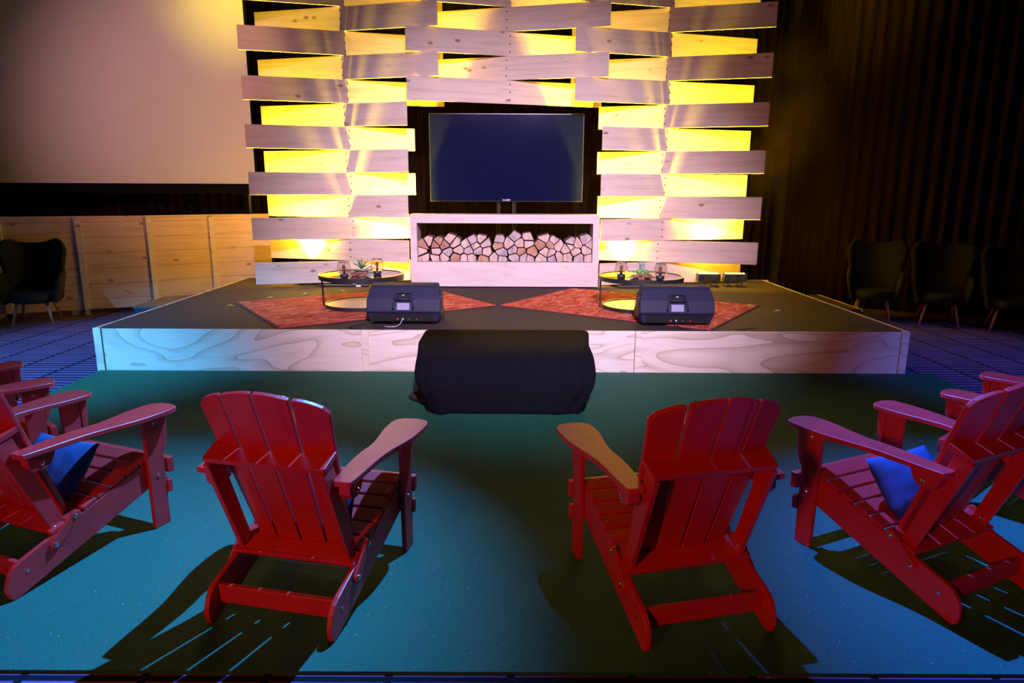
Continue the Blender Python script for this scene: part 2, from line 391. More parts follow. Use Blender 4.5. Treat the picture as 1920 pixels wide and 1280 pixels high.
bm = new_bm(); box(bm, (0.20, -0.053, 0.014), (0.06, 0.006, 0.026)); obj('tag', bm, mat('white_tag', (0.8, 0.8, 0.8), 0.5), t_)
t_ = thing('floor_plate', 'dark steel plate at the foot of the planks behind the right table', 'base plate', (1.62, 8.965, SH))
bm = new_bm(); box(bm, (0, 0, 0.012), (0.46, 0.10, 0.02)); obj('plate', bm, BLACKM, t_, 0.002)

# ------------------------------------------------------------------ uplight fixtures
LENS = mat('lit_amber_lens', (1, 0.8, 0.2), 0.3, emit=(1.0, 0.75, 0.12), es=14)
ulab = ['black uplight hidden behind the bottom plank at the outer left', 'black uplight seen past the right rim of the left table', 'black uplight low behind the bottom plank beside the right table',
        'black uplight bar at the foot of the right tower, inner one', 'black uplight bar at the foot of the right tower, outer one with brightest lenses']
for (x, y, on), lab in zip(UPS, ulab):
    u = thing('uplight', lab, 'stage light', (x, y, SH + 0.001), 0, 'uplights in the plank towers')
    bm = new_bm(); box(bm, (0, 0, 0.12), (0.30, 0.12, 0.10)); 
    for k in range(9): box(bm, (-0.14 + 0.035 * k, -0.062, 0.12), (0.006, 0.008, 0.09))
    obj('housing', bm, BLACKM, u, 0.003)
    for s in (-0.09, 0.09):
        bm = new_bm(); tube(bm, [(s, -0.05, 0.012), (s, -0.02, 0.07)], 0.012); box(bm, (s, 0, 0.012), (0.08, 0.14, 0.02)); obj('foot', bm, BLACKM, u)
    for k in range(6):
        bm = new_bm(); lathe(bm, [(0.018, 0.171), (0.018, 0.177), (0.010, 0.182)], 10, Matrix.Translation((-0.1125 + 0.045 * k, 0, 0))); obj('lens', bm, LENS, u)

# ------------------------------------------------------------------ television
TVY = 9.45
t_ = thing('television', 'large flat television standing behind the firewood box, screen dark blue', 'television', (-0.085, TVY, SH))
bm = new_bm(); box(bm, (0, 0.03, 1.67), (2.06, 0.05, 1.145)); obj('bezel', bm, mat('gloss_black_bezel', (0.012, 0.011, 0.014), 0.25), t_, 0.004)
TVS = mat('dark_blue_screen', (0.004, 0.006, 0.03), 0.12, emit=(0.020, 0.022, 0.105), es=0.06, spec=0.06)
bm = new_bm(); box(bm, (0, 0.001, 1.67), (2.036, 0.01, 1.118)); obj('screen', bm, TVS, t_)
bm = new_bm()
for x in (-0.105, 0.105): tube(bm, [(x, 0.12, 0.03), (x, 0.12, 1.9)], 0.028, 12)
obj('stand_pole', bm, BLACKM, t_)
bm = new_bm(); box(bm, (0, 0.15, 0.02), (0.9, 0.5, 0.03)); obj('stand_base', bm, BLACKM, t_, 0.005)
def text(name, body, size, m, parent, loc, rot, ext=0.001):
    c = bpy.data.curves.new(name, 'FONT'); c.body = body; c.size = size; c.align_x = 'CENTER'; c.align_y = 'CENTER'; c.extrude = ext
    tmp = bpy.data.objects.new(name, c); col.objects.link(tmp); bpy.context.view_layer.update()
    me = bpy.data.meshes.new_from_object(tmp.evaluated_get(bpy.context.evaluated_depsgraph_get())); bpy.data.objects.remove(tmp)
    me.materials.clear(); me.materials.append(m)
    o = bpy.data.objects.new(name, me); col.objects.link(o); o.location = loc; o.rotation_euler = rot; o.parent = parent
    return o
WHITEP = mat('white_lettering', (0.75, 0.75, 0.8), 0.4)
text('logo', 'SHARP', 0.036, WHITEP, t_, (0.0, -0.006, 1.118), (R(90), 0, 0), 0.001)

# ------------------------------------------------------------------ firewood box
FX0, FX1, FY0, FD = -1.325, 1.125, 8.92, 0.40
t_ = thing('firewood_box', 'long pale plywood box full of split logs, below the television', 'firewood box', (0, 0, 0))
FZT = 1.342
bm = new_bm(); box(bm, ((FX0 + FX1) / 2, FY0 + FD / 2, FZT - 0.055), (FX1 - FX0, FD, 0.11)); obj('top', bm, PLY_BOX, t_, 0.002)
for x in (FX0 + 0.045, FX1 - 0.040):
    bm = new_bm(); box(bm, (x, FY0 + FD / 2, (FZT - 0.11 + 0.733) / 2), (0.088, FD, FZT - 0.11 - 0.733)); obj('side_panel', bm, PLY_BOX, t_, 0.001)
bm = new_bm(); box(bm, ((FX0 + FX1) / 2, FY0 + FD / 2, (0.733 + SH) / 2 + 0.006), (FX1 - FX0, FD, 0.733 - SH - 0.012)); obj('plinth', bm, PLY_BOX, t_, 0.002)

# split logs : clipped Voronoi cells, each log its own object
BARK = noisy('rough_bark', (0.10, 0.055, 0.04), (0.26, 0.16, 0.12), 30, 0.95, 0.5, 0.004)
def endgrain(name, a, b):
    m = mat(name, a, 0.85, spec=0.15); t = NT(m); v = t.coords((6, 1, 2.5)); n = t.noise(v, 3.0, 5, 0.4)
    t.l(t.ramp(n, [(0.3, b), (0.6, a)]), t.b.inputs['Base Color']); return m
ENDS = [endgrain('pale_split_wood', (0.74, 0.56, 0.43), (0.50, 0.34, 0.25)), endgrain('greyed_split_wood', (0.60, 0.48, 0.42), (0.36, 0.27, 0.25)), endgrain('orange_split_wood', (0.58, 0.33, 0.19), (0.33, 0.17, 0.10))]
rl = random.Random(21)
LX0, LX1, LZ0 = FX0 + 0.095, FX1 - 0.090, 0.738
def clip(poly, n, d):
    out = []
    for i in range(len(poly)):
        p, q = poly[i], poly[(i + 1) % len(poly)]
        a = p[0] * n[0] + p[1] * n[1] - d; b = q[0] * n[0] + q[1] * n[1] - d
        if a <= 0: out.append(p)
        if (a < 0 < b) or (b < 0 < a):
            t = a / (a - b); out.append((p[0] + (q[0] - p[0]) * t, p[1] + (q[1] - p[1]) * t))
    return out
seeds = []
for row, (zc, n) in enumerate([(0.045, 18), (0.135, 16), (0.22, 17), (0.29, 12)]):
    for k in range(n):
        x = LX0 + (LX1 - LX0) * (k + 0.5 + (0.0 if row % 2 else 0.25) + rl.uniform(-0.3, 0.3)) / n
        z = zc + rl.uniform(-0.022, 0.022)
        if row == 3:
            z = 0.285 + 0.02 * math.sin(x * 3.1 + 1) + rl.uniform(-0.03, 0.03)
        seeds.append((min(max(x, LX0 + 0.02), LX1 - 0.02), LZ0 + z, row))
ROWN = ['bottom layer', 'second layer up', 'third layer up', 'top layer']
ORD = ['first', 'second', 'third', 'fourth', 'fifth', 'sixth', 'seventh', 'eighth', 'ninth', 'tenth', 'eleventh', 'twelfth', 'thirteenth', 'fourteenth', 'fifteenth', 'sixteenth', 'seventeenth', 'eighteenth', 'nineteenth']
byrow = {r: sorted([s for s in seeds if s[2] == r]) for r in range(4)}
for r in range(4):
    for k, (sx, sz, _) in enumerate(byrow[r]):
        ph0 = rl.uniform(0, 72)
        poly = [(sx + 0.092 * math.cos(a), sz + (0.092 if r < 3 else 0.075) * math.sin(a)) for a in [R(360 / 5 * j + ph0 + rl.uniform(-20, 20)) for j in range(5)]]
        poly = clip(clip(clip(poly, (-1, 0), -LX0), (1, 0), LX1), (0, -1), -LZ0)
        for (ox, oz, _) in seeds:
            if (ox, oz) == (sx, sz): continue
            dx, dz = ox - sx, oz - sz; L = math.hypot(dx, dz)
            if L > 0.25 or L < 1e-5: continue
            jit = rl.uniform(-0.12, 0.12); n = (dx / L, dz / L); poly = clip(poly, n, n[0] * (sx + ox) / 2 + n[1] * (sz + oz) / 2 - rl.uniform(0.003, 0.010))
        q = []
        for p in poly:
            if not q or math.hypot(p[0] - q[-1][0], p[1] - q[-1][1]) > 0.012: q.append(p)
        if len(q) > 3 and math.hypot(q[0][0] - q[-1][0], q[0][1] - q[-1][1]) <= 0.012: q.pop()
        if len(q) < 3: continue
        cx = sum(p[0] for p in q) / len(q); cz = sum(p[1] for p in q) / len(q)
        q = [(p[0] - cx, p[1] - cz) for p in q]
        f = rl.uniform(0.0, 0.035); kind = rl.choices([0, 1, 2], [0.62, 0.26, 0.12])[0]
        bm = new_bm(); prism(bm, q, 'y', 0, 0.31, mi=1)
        for fc in bm.faces:
            if abs(fc.normal.y) > 0.9 or all(abs(v.co.y) < 1e-6 for v in fc.verts): fc.material_index = 0 if all(v.co.y < 0.01 for v in fc.verts) else 1
        o = obj('split_log', bm, [ENDS[kind], BARK], bevel=0.0015); o.location = (cx, FY0 + 0.012 + f, cz)
        cname = ['pale', 'greyish', 'orange-brown'][kind]
        tag(o, '%s split log, %s from the left in the %s of the firewood' % (cname, ORD[k], ROWN[r]), 'log', 'split logs in the firewood box')

# ------------------------------------------------------------------ adirondack chair
def make_adirondack():
    c = empty('adirondack_chair', (0, 0, 0))
    th = R(17.4); ct, stt = math.cos(th), math.sin(th)
    A = Vector((-0.325, 0.082)); u = Vector((ct, stt)); nrm = Vector((-stt, ct)); hr = 0.066
    # side rails with rounded rear foot
    prof = [(-0.322, 0.152), (-0.352, 0.138), (-0.376, 0.110), (-0.390, 0.074), (-0.391, 0.040), (-0.384, 0.012), (-0.372, 0.0), (-0.350, 0.0), (0.335, 0.219), (0.350, 0.240), (0.345, 0.357)]
    for s in (-1, 1):
        bm = new_bm(); prism(bm, prof, 'x', s * 0.243, s * 0.265); obj('side_rail', bm, RED, c, 0.004)
    # seat slats
    top = hr + 0.010
    for k in range(7):
        sp = A + u * (0.672 - 0.079 * k) + nrm * top
        M = Matrix.Translation((0, sp.x, sp.y)) @ Matrix.Rotation(th, 4, 'X')
        bm = new_bm(); box(bm, (0, 0, 0), (0.536 if k == 0 else 0.53, 0.066, 0.019), M); sl = obj('seat_slat', bm, RED, c, 0.004)
        for s in (-1, 1): bm = new_bm(); lathe(bm, [(0.005, 0), (0.003, 0.002)], 8, M @ Matrix.Translation((s * 0.245, 0, 0.0095))); obj('screw', bm, CHROME, sl)
    # front aprons, reaching past the legs
    bm = new_bm(); box(bm, (0, 0.404, 0.297), (0.60, 0.034, 0.075)); obj('front_apron', bm, RED, c, 0.004)
    bm = new_bm(); box(bm, (0, 0.389, 0.192), (0.60, 0.026, 0.066)); obj('front_apron', bm, RED, c, 0.004)
    # front legs + curved arm bracket
    for s in (-1, 1):
        bm = new_bm(); prism(bm, [(0.288, 0.0), (0.375, 0.0), (0.375, 0.577), (0.280, 0.577)], 'x', s * 0.268, s * 0.291); lg = obj('front_leg', bm, RED, c, 0.003)
        bm = new_bm(); lathe(bm, [(0.008, 0), (0.008, 0.004), (0.004, 0.007)], 10, Matrix.Translation((s * 0.291, 0.333, 0.265)) @ Matrix.Rotation(s * R(90), 4, 'Y'))
        obj('bolt', bm, CHROME, lg); bm = new_bm(); lathe(bm, [(0.008, 0), (0.008, 0.004), (0.004, 0.007)], 10, Matrix.Translation((s * 0.291, 0.33, 0.535)) @ Matrix.Rotation(s * R(90), 4, 'Y'))
        obj('bolt', bm, CHROME, lg)
        bp = [(0.376, 0.577), (0.376, 0.375), (0.392, 0.39), (0.405, 0.43), (0.412, 0.50), (0.412, 0.577)]
        bm = new_bm(); prism(bm, bp, 'x', s * 0.262, s * 0.288); obj('arm_bracket', bm, RED, c, 0.003)
    # arms
    inner = [(0.245, -0.285), (0.228, -0.12), (0.226, 0.0), (0.232, 0.09), (0.222, 0.18), (0.208, 0.27), (0.205, 0.36), (0.215, 0.405), (0.245, 0.43)]
    outer = [(0.300, 0.437), (0.345, 0.425), (0.366, 0.40), (0.374, 0.33), (0.371, 0.22), (0.356, 0.13), (0.338, 0.05), (0.326, -0.05), (0.322, -0.20), (0.318, -0.275), (0.308, -0.290), (0.258, -0.293)]
    for s in (-1, 1):
        ip = spline([(x, y, 0) for x, y in inner], 3); op = spline([(x, y, 0) for x, y in outer], 3)
        bm = new_bm(); prism(bm, [(s * p.x, p.y) for p in ip + op], 'z', 0.578, 0.601); ar = obj('armrest', bm, RED, c, 0.005, seg=3)
        bp = [(-0.262, 0.577), (-0.262, 0.535), (-0.245, 0.512), (-0.20, 0.506), (-0.165, 0.525), (-0.14, 0.577)]
        bm = new_bm(); prism(bm, bp, 'x', s * 0.255, s * 0.300); rb = obj('rear_bracket', bm, RED, c, 0.003)
        bm = new_bm(); lathe(bm, [(0.009, 0), (0.009, 0.004), (0.004, 0.008)], 10, Matrix.Translation((s * 0.300, -0.205, 0.535)) @ Matrix.Rotation(s * R(90), 4, 'Y'))
        obj('bolt', bm, CHROME, rb); bm = new_bm(); lathe(bm, [(0.009, 0), (0.009, 0.004), (0.004, 0.008)], 10, Matrix.Translation((s * 0.255, -0.215, 0.545)) @ Matrix.Rotation(-s * R(90), 4, 'Y'))
        obj('bolt', bm, CHROME, rb)
    # reclined back: local frame with v up the slats
    lean = math.atan(0.386)
    MB = Matrix.Translation((0, -0.10, 0.24)) @ Matrix.Rotation(lean, 4, 'X')
    def topv(x):
        a = abs(x); return 0.752 - 0.028 * (a / 0.14) ** 2 if a < 0.14 else 0.752 - 0.028 - 0.070 * ((a - 0.14) / 0.13) ** 1.6
    eb = [-0.213, -0.108, 0.0, 0.108, 0.213]; em = [-0.263, -0.136, 0.0, 0.136, 0.263]
    for k in range(4):
        g = 0.005
        def ex(i, v):
            return eb[i] + (em[i] - eb[i]) * min(1, v / 0.66)
        pts = [(ex(k, -0.012) + g, -0.012), (ex(k + 1, -0.012) - g, -0.012)]
        xr = em[k + 1] - g; xl = em[k] + g
        pts.append((xr, topv(xr) if k < 3 else 0.650))
        n = 6
        for j in range(1, n): 
            x = xr + (xl - xr) * j / n; pts.append((x, topv(x)))
        if k == 3: pts.insert(3, (xr - 0.006, topv(xr)- 0.004))
        pts.append((xl, topv(xl) if k > 0 else 0.650))
        if k == 0: pts.insert(-1, (xl + 0.006, topv(xl) - 0.004))
        bm = new_bm(); prism(bm, pts, 'y', -0.010, 0.010)
        for v in bm.verts: v.co.y += 0.05 * min(abs(v.co.x), 0.11) + 0.24 * max(0, abs(v.co.x) - 0.11) - 0.003  # outer slats wrap forward
        bm.transform(MB); obj('back_slat', bm, RED, c, 0.004)
    # upper brace, sloping down behind the slats, with cut ends
    MU = Matrix.Translation((0, -0.279, 0.690)) @ Matrix.Rotation(R(21), 4, 'X')
    bm = new_bm(); prism(bm, [(-0.250, 0.029), (-0.125, 0.002), (0.0, -0.004), (0.125, 0.002), (0.250, 0.029), (0.246, -0.066), (0.238, -0.072), (-0.238, -0.072), (-0.246, -0.066)], 'z', -0.022, 0.0, MU); obj('upper_brace', bm, RED, c, 0.003)
    # rear uprights
    for s in (-1, 1):
        pts = [(-0.112, 0.230), (-0.170, 0.205), (-0.346, 0.638), (-0.272, 0.662)]
        bm = new_bm(); prism(bm, pts, 'x', s * 0.2205, s * 0.2425); up = obj('rear_upright', bm, RED, c, 0.003)
        bm = new_bm(); lathe(bm, [(0.009, 0), (0.009, 0.004), (0.004, 0.008)], 10, Matrix.Translation((s * 0.2205, -0.160, 0.245)) @ Matrix.Rotation(-s * R(90), 4, 'Y'))
        obj('bolt', bm, CHROME, up)
    # lower board behind the foot of the slats
    ML = Matrix.Translation((0, -0.116, 0.245)) @ Matrix.Rotation(R(21), 4, 'X')
    bm = new_bm(); box(bm, (0, -0.030, -0.012), (0.438, 0.062, 0.020), ML); obj('lower_brace', bm, RED, c, 0.003)
    # folding links, stretcher, foot bolts
    for s in (-1, 1):
        p0 = Vector((-0.088, 0.245)); p1 = Vector((-0.187, 0.158)); d = (p1 - p0).normalized(); n = Vector((-d.y, d.x)); pts = []
        for k in range(7):
            a = math.pi * k / 6; pts.append(tuple(p1 + 0.021 * (math.cos(a) * n + math.sin(a) * d)))
        for k in range(7):
            a = math.pi * k / 6; pts.append(tuple(p0 - 0.021 * (math.cos(a) * n + math.sin(a) * d)))
        bm = new_bm(); prism(bm, pts, 'x', s * 0.2655, s * 0.280); lk = obj('folding_link', bm, RED, c, 0.002)
        for p in (p0, p1): bm = new_bm(); lathe(bm, [(0.010, -0.014), (0.010, 0.004), (0.004, 0.009)], 10, Matrix.Translation((s * 0.280, p.x, p.y)) @ Matrix.Rotation(s * R(90), 4, 'Y')); obj('bolt', bm, CHROME, lk)

    bm = new_bm(); box(bm, (0, -0.315, 0.1), (0.486, 0.022, 0.075), Matrix.Rotation(0, 4, 'X')); stc = obj('stretcher', bm, RED, c, 0.004)
    for s in (-1, 1): bm = new_bm(); lathe(bm, [(0.006, 0), (0.006, 0.003)], 8, Matrix.Translation((s * 0.265, -0.305, 0.098)) @ Matrix.Rotation(s * R(90), 4, 'Y')); obj('bolt', bm, CHROME, stc)
    return c
proto = make_adirondack()
CH = [(-0.826, 2.641, -12.5, 'bright red slatted garden chair seen from behind, left of the two centre chairs'),
      (0.651, 2.596, 13.5, 'bright red slatted garden chair seen from behind, right of the two centre chairs'),
      (1.783, 2.789, 25.5, 'red slatted garden chair at right, blue cushion showing under its left arm'),
      (-2.117, 2.914, -21.7, 'red slatted garden chair at left, its top cut by the left picture edge'),
      (2.80, 3.35, 39, 'red slatted garden chair furthest right, only its arm ends and a rail in view'),
      (-3.04, 3.50, -41, 'red slatted garden chair furthest left, only its arm ends and front in view')]
CUSH = [1, 1, 1, 1, 0, 0]
CUSHL = ['blue cushion in the left centre red chair, a corner showing right of the backrest', 'dark blue cushion in the right centre red chair, mostly hidden by its backrest',
         'blue cushion under the arm of the red chair at right', 'blue cushion behind the arm of the red chair cut by the left edge']
PILLOW = noisy('blue_cushion_fabric', (0.018, 0.045, 0.12), (0.028, 0.06, 0.16), 200, 0.75, 0.2, 0.001)
def pillow_bm(w=0.40, h=0.31, d=0.13):
    bm = new_bm(); n = 16; grid = {}
    for s in (1, -1):
        for i in range(n + 1):
            for j in range(n + 1):
                a = -1 + 2 * i / n; b = -1 + 2 * j / n
                edge = max(abs(a), abs(b))
                if edge > 0.999 and s == -1: grid[(s, i, j)] = grid[(1, i, j)]; continue
                t = max(0, (1 - a * a)) ** 0.45 * max(0, (1 - b * b)) ** 0.45
                pin = 1 - 0.06 * (1 - a * a) * (b * b) ; pin2 = 1 - 0.06 * (1 - b * b) * (a * a)
                x = a * w / 2 * pin2; y = b * h / 2 * pin; z = s * d / 2 * t * (1 + 0.18 * noise.noise(Vector((a * 2.2, b * 2.2, s * 3))))
                grid[(s, i, j)] = bm.verts.new((x, y, z))
    for s in (1, -1):
        for i in range(n):
            for j in range(n):
                f = [grid[(s, i, j)], grid[(s, i + 1, j)], grid[(s, i + 1, j + 1)], grid[(s, i, j + 1)]]
                bm.faces.new(f if s == 1 else f[::-1])
    return bm
PL0 = None
for i, (x, y, rz, lab) in enumerate(CH):
    o = proto if i == 0 else dup(proto)
    o.location = (x, y, 0.012); o.rotation_euler = (0, 0, R(rz)); tag(o, lab, 'chair', 'red slatted garden chairs facing the stage')
    if CUSH[i]:
        if PL0 is None: p = PL0 = obj('cushion', pillow_bm(), PILLOW, smooth=True)
        else: p = PL0.copy(); col.objects.link(p)
        p.matrix_world = Matrix.Translation((x, y, 0.012)) @ Matrix.Rotation(R(rz), 4, 'Z') @ Matrix.Translation(((0, 0.035, 0.385) if i > 1 else (0.01, -0.035, 0.385))) @ Matrix.Rotation(R(50 if i > 1 else 62), 4, 'X') @ Matrix.Diagonal((1, 0.88 if i > 1 else 0.85, 1, 1))
        tag(p, CUSHL[i], 'cushion', 'blue cushions on the red chairs')

# ------------------------------------------------------------------ armchairs
FAB = noisy('dark_teal_velvet', (0.003, 0.0042, 0.0065), (0.005, 0.007, 0.011), 40, 0.85, 0.1, 0.001, 0.2, sheen=0.02)
LEGW = noisy('walnut_leg', (0.20, 0.09, 0.05), (0.30, 0.14, 0.08), 12, 0.45, stretch=(1, 1, 0.2))
def shell(bm, f, nu, nv):
    g = [[bm.verts.new(f(-1 + 2 * i / nu, j / nv)) for i in range(nu + 1)] for j in range(nv + 1)]
    for j in range(nv):
        for i in range(nu): bm.faces.new((g[j][i], g[j][i + 1], g[j + 1][i + 1], g[j + 1][i]))
def make_armchair():
    c = empty('armchair', (0, 0, 0))
    # back: curved shell, wing tips higher than the middle
    def fb(u, v):
        wd = 0.245 + 0.125 * v ** 0.8
        zt = 0.985 + 0.055 * math.exp(-((abs(u) - 0.72) / 0.3) ** 2) - (0.10 * max(0, abs(u) - 0.86) / 0.14 if abs(u) > 0.86 else 0)
        return Vector((u * wd, 0.20 + 0.13 * v - 0.16 * u * u * (0.6 + 0.4 * v), 0.34 + (zt - 0.34) * v))
    bm = new_bm(); shell(bm, fb, 20, 10); o = obj('backrest', bm, FAB, c, smooth=True)
    s = o.modifiers.new('solid', 'SOLIDIFY'); s.thickness = 0.07; s.offset = 0; sb = o.modifiers.new('sub', 'SUBSURF'); sb.levels = 1; sb.render_levels = 1
    for sgn in (-1, 1):
        def fa(u, v):
            y = -0.24 + 0.40 * (u + 1) / 2
            h = 0.28 + (0.30 + 0.07 * (u + 1) / 2 - 0.10 * max(0, -u - 0.5)) * v
            return Vector((sgn * (0.255 + 0.065 * v ** 1.2), y + 0.02 * v, h))
        bm = new_bm(); shell(bm, fa, 8, 6); o = obj('arm', bm, FAB, c, smooth=True)
        s = o.modifiers.new('solid', 'SOLIDIFY'); s.thickness = 0.055; s.offset = 0; sb = o.modifiers.new('sub', 'SUBSURF'); sb.levels = 1; sb.render_levels = 1
    bm = new_bm()
    lathe(bm, [(0.05, 0.285), (0.22, 0.285), (0.262, 0.305), (0.275, 0.345), (0.27, 0.385), (0.24, 0.408), (0.12, 0.418), (0.01, 0.42)], 28, Matrix.Translation((0, -0.03, 0)) @ Matrix.Diagonal((1.0, 0.98, 1, 1)))
    obj('seat', bm, FAB, c, smooth=True)
    for sx in (-1, 1):
        for sy in (-1, 1):
            bm = new_bm(); tube(bm, [(sx * 0.215, sy * 0.22 + (0 if sy < 0 else 0.03), 0.0), (sx * 0.15, sy * 0.15, 0.30)], 0.011, 10, r2=0.021); obj('leg', bm, LEGW, c, smooth=True)
    return c
ac = make_armchair()
AC = [(-5.89, 8.33, 22, 'dark wing-backed armchair on the far left in front of the pine wall'), (4.76, 8.93, -25, 'dark armchair beside the step on the right, nearest the stage'),
      (5.41, 8.56, -25, 'dark armchair in the middle of the three by the right curtain'), (6.02, 8.13, -28, 'dark armchair at the far right edge of the picture')]
for i, (x, y, rz, lab) in enumerate(AC):
    o = ac if i == 0 else dup(ac)
    o.location = (x, y, 0.0); o.rotation_euler = (0, 0, R(rz)); tag(o, lab, 'armchair', 'dark upholstered armchairs around the room edge')

# ------------------------------------------------------------------ rugs
def rug(a, b, c_, d, label, z):
    P = [Vector((*p, 0)) for p in (a, b, c_, d)]; ctr = sum(P, Vector()) / 4
    ang = math.atan2(P[1].y - P[0].y, P[1].x - P[0].x)
    r = thing('rug', label, 'rug', (ctr.x, ctr.y, z), ang, 'rust red rugs on the stage')
    M = Matrix.Rotation(-ang, 3, 'Z'); Q = [M @ (p - ctr) for p in P]
    bm = new_bm(); prism(bm, [(q.x * 0.985, q.y * 0.99) for q in Q], 'z', 0.001, 0.009); obj('pile', bm, RUG, r)
    bm = new_bm()
    for i in range(4): tube(bm, [Q[i] + Vector((0, 0, 0.005)), Q[(i + 1) % 4] + Vector((0, 0, 0.005))], 0.005, 6)
    obj('binding', bm, RUGEDGE, r); return r
rug((-2.139, 6.128), (-0.185, 7.468), (-1.10, 8.83), (-3.10, 7.60), 'rust red rug lying askew under the left round table', SH)
rug((1.812, 6.132), (2.743, 7.52), (0.78, 8.83), (-0.125, 7.47), 'rust red rug lying askew under the right round table', SH)

# ------------------------------------------------------------------ round tables
MIRROR = mat('bronze_mirror_glass', (0.40, 0.32, 0.30), 0.04, 1.0)
BRONZE = noisy('antique_bronze_tray', (0.34, 0.24, 0.12), (0.52, 0.38, 0.20), 9, 0.28, spec=0.6)
def table(x, y, label, rot):
    t_ = thing('coffee_table', label, 'coffee table', (x, y, SH + 0.010), 0, 'round coffee tables on the rugs')
    bm = new_bm(); lathe(bm, [(0.436, 0.338), (0.436, 0.346)], 64); obj('glass_top', bm, MIRROR, t_)
    bm = new_bm(); lathe(bm, [(0.436, 0.305), (0.450, 0.305), (0.450, 0.352), (0.436, 0.352), (0.436, 0.305)], 64, cap=False)
    bmesh.ops.remove_doubles(bm, verts=bm.verts, dist=1e-5); obj('top_rim', bm, BLACKM, t_, smooth=False)
    bm = new_bm(); lathe(bm, [(0.398, 0.02), (0.398, 0.030)], 64, Matrix.Translation((0.01, 0.02, 0))); obj('lower_shelf', bm, BRONZE, t_)
    bm = new_bm(); lathe(bm, [(0.398, 0.0), (0.410, 0.0), (0.410, 0.038), (0.398, 0.038), (0.398, 0.0)], 64, Matrix.Translation((0.01, 0.02, 0)), cap=False)
    bmesh.ops.remove_doubles(bm, verts=bm.verts, dist=1e-5); obj('lower_rim', bm, BLACKM, t_)
    for a in rot:
        ca, sa = math.cos(R(a)), math.sin(R(a))
        bm = new_bm(); tube(bm, [(0.425 * ca, 0.425 * sa + 0.02, 0.0), (0.43 * ca, 0.43 * sa + 0.01, 0.31)], 0.010, 8); obj('leg', bm, BLACKM, t_)
    return t_
T1 = (-1.63, 7.36); T2 = (1.38, 7.30)
table(*T1, 'round black-rimmed coffee table with mirrored top, on the left rug', (182, 300, 42))
table(*T2, 'round black-rimmed coffee table with mirrored top, on the right rug', (178, 300, 48))
TZ = SH + 0.010 + 0.346

# table lamps with smoked glass shades
GLASS = mat('smoked_glass', (0.86, 0.80, 0.83), 0.03); GLASS.node_tree.nodes['Principled BSDF'].inputs['Transmission Weight'].default_value = 1.0; GLASS.node_tree.nodes['Principled BSDF'].inputs['IOR'].default_value = 1.08
AMBERG = mat('amber_bulb_glass', (0.75, 0.38, 0.14), 0.08, emit=(1, 0.45, 0.12), es=0.12, coat=0.5)
def lamp(x, y, label, first=[None]):
    if first[0] is None:
        l = empty('table_lamp', (0, 0, 0))
        bm = new_bm(); lathe(bm, [(0.030, 0), (0.040, 0.004), (0.045, 0.018), (0.044, 0.035), (0.034, 0.046), (0.020, 0.048)], 28); obj('base', bm, BLACK, l, smooth=True)
        bm = new_bm(); lathe(bm, [(0.010, 0.046), (0.010, 0.068)], 12); obj('socket', bm, BLACKM, l)
        bm = new_bm(); lathe(bm, [(0.008, 0.066), (0.012, 0.085), (0.019, 0.105), (0.018, 0.122), (0.006, 0.134)], 20); obj('bulb', bm, AMBERG, l, smooth=True)
        bm = new_bm(); lathe(bm, [(0.040, 0.040), (0.062, 0.058), (0.070, 0.078), (0.066, 0.110), (0.054, 0.150), (0.050, 0.166)], 32, cap=False); o = obj('shade', bm, GLASS, l, smooth=True)
        s = o.modifiers.new('solid', 'SOLIDIFY'); s.thickness = 0.0025
        wires = []
        bm = new_bm()
        for z, rr in ((0.058, 0.0635), (0.166, 0.0515)):
            ring = [Vector((rr * math.cos(a * math.pi / 16), rr * math.sin(a * math.pi / 16), z)) for a in range(33)]
            tube(bm, ring, 0.0013, 5)
        for a in range(4):
            ca, sa = math.cos(a * math.pi / 2 + 0.05), math.sin(a * math.pi / 2 + 0.05)
            tube(bm, [Vector((r_ * ca, r_ * sa, z)) for r_, z in ((0.041, 0.040), (0.063, 0.058), (0.0715, 0.078), (0.0675, 0.110), (0.0555, 0.150), (0.0515, 0.166))], 0.0013, 5)
        obj('shade_wire', bm, BLACKM, l)
        first[0] = l
    else: l = dup(first[0])
    l.location = (x, y, TZ + 0.001); tag(l, label, 'lamp', 'small glass-shaded table lamps'); return l
lamp(-1.735, 7.03, 'small lamp with smoked glass shade, left of the succulents on the left table')
lamp(-1.452, 7.33, 'small lamp with smoked glass shade, right of the succulents on the left table')
lamp(1.135, 7.10, 'small lamp with smoked glass shade, left of the succulents on the right table')
lamp(1.520, 7.00, 'small lamp with smoked glass shade, right of the succulents on the right table')

# succulent planters
DRIFT = noisy('driftwood', (0.13, 0.045, 0.025), (0.45, 0.22, 0.14), 14, 0.7, 0.6, 0.004, stretch=(1, 1, 3))
G1 = noisy('green_succulent', (0.04, 0.15, 0.04), (0.10, 0.28, 0.08), 20, 0.5); G2 = noisy('blue_green_succulent', (0.16, 0.30, 0.24), (0.30, 0.45, 0.38), 20, 0.5)
G3 = noisy('bright_green_fruit_like_succulent', (0.10, 0.32, 0.04), (0.18, 0.45, 0.08), 20, 0.4); G4 = noisy('pale_grey_green_succulent', (0.25, 0.34, 0.28), (0.40, 0.46, 0.36), 30, 0.6)
def rosette(bm, c, r, n=3, m=7, up=0.6):
    for k in range(n):
        for j in range(m):
            a = 2 * math.pi * (j + 0.5 * k) / m; el = R(15 + 55 * k / max(1, n - 1)) * up + 0.2; rr = r * (1 - 0.25 * k)
            d = Vector((math.cos(a) * math.cos(el), math.sin(a) * math.cos(el), math.sin(el)))
            q = d.to_track_quat('Z', 'Y').to_matrix().to_4x4()
            blob(bm, (0, 0, rr * 0.5), (rr * 0.26, rr * 0.12, rr * 0.55), 1, m=Matrix.Translation(c) @ q)
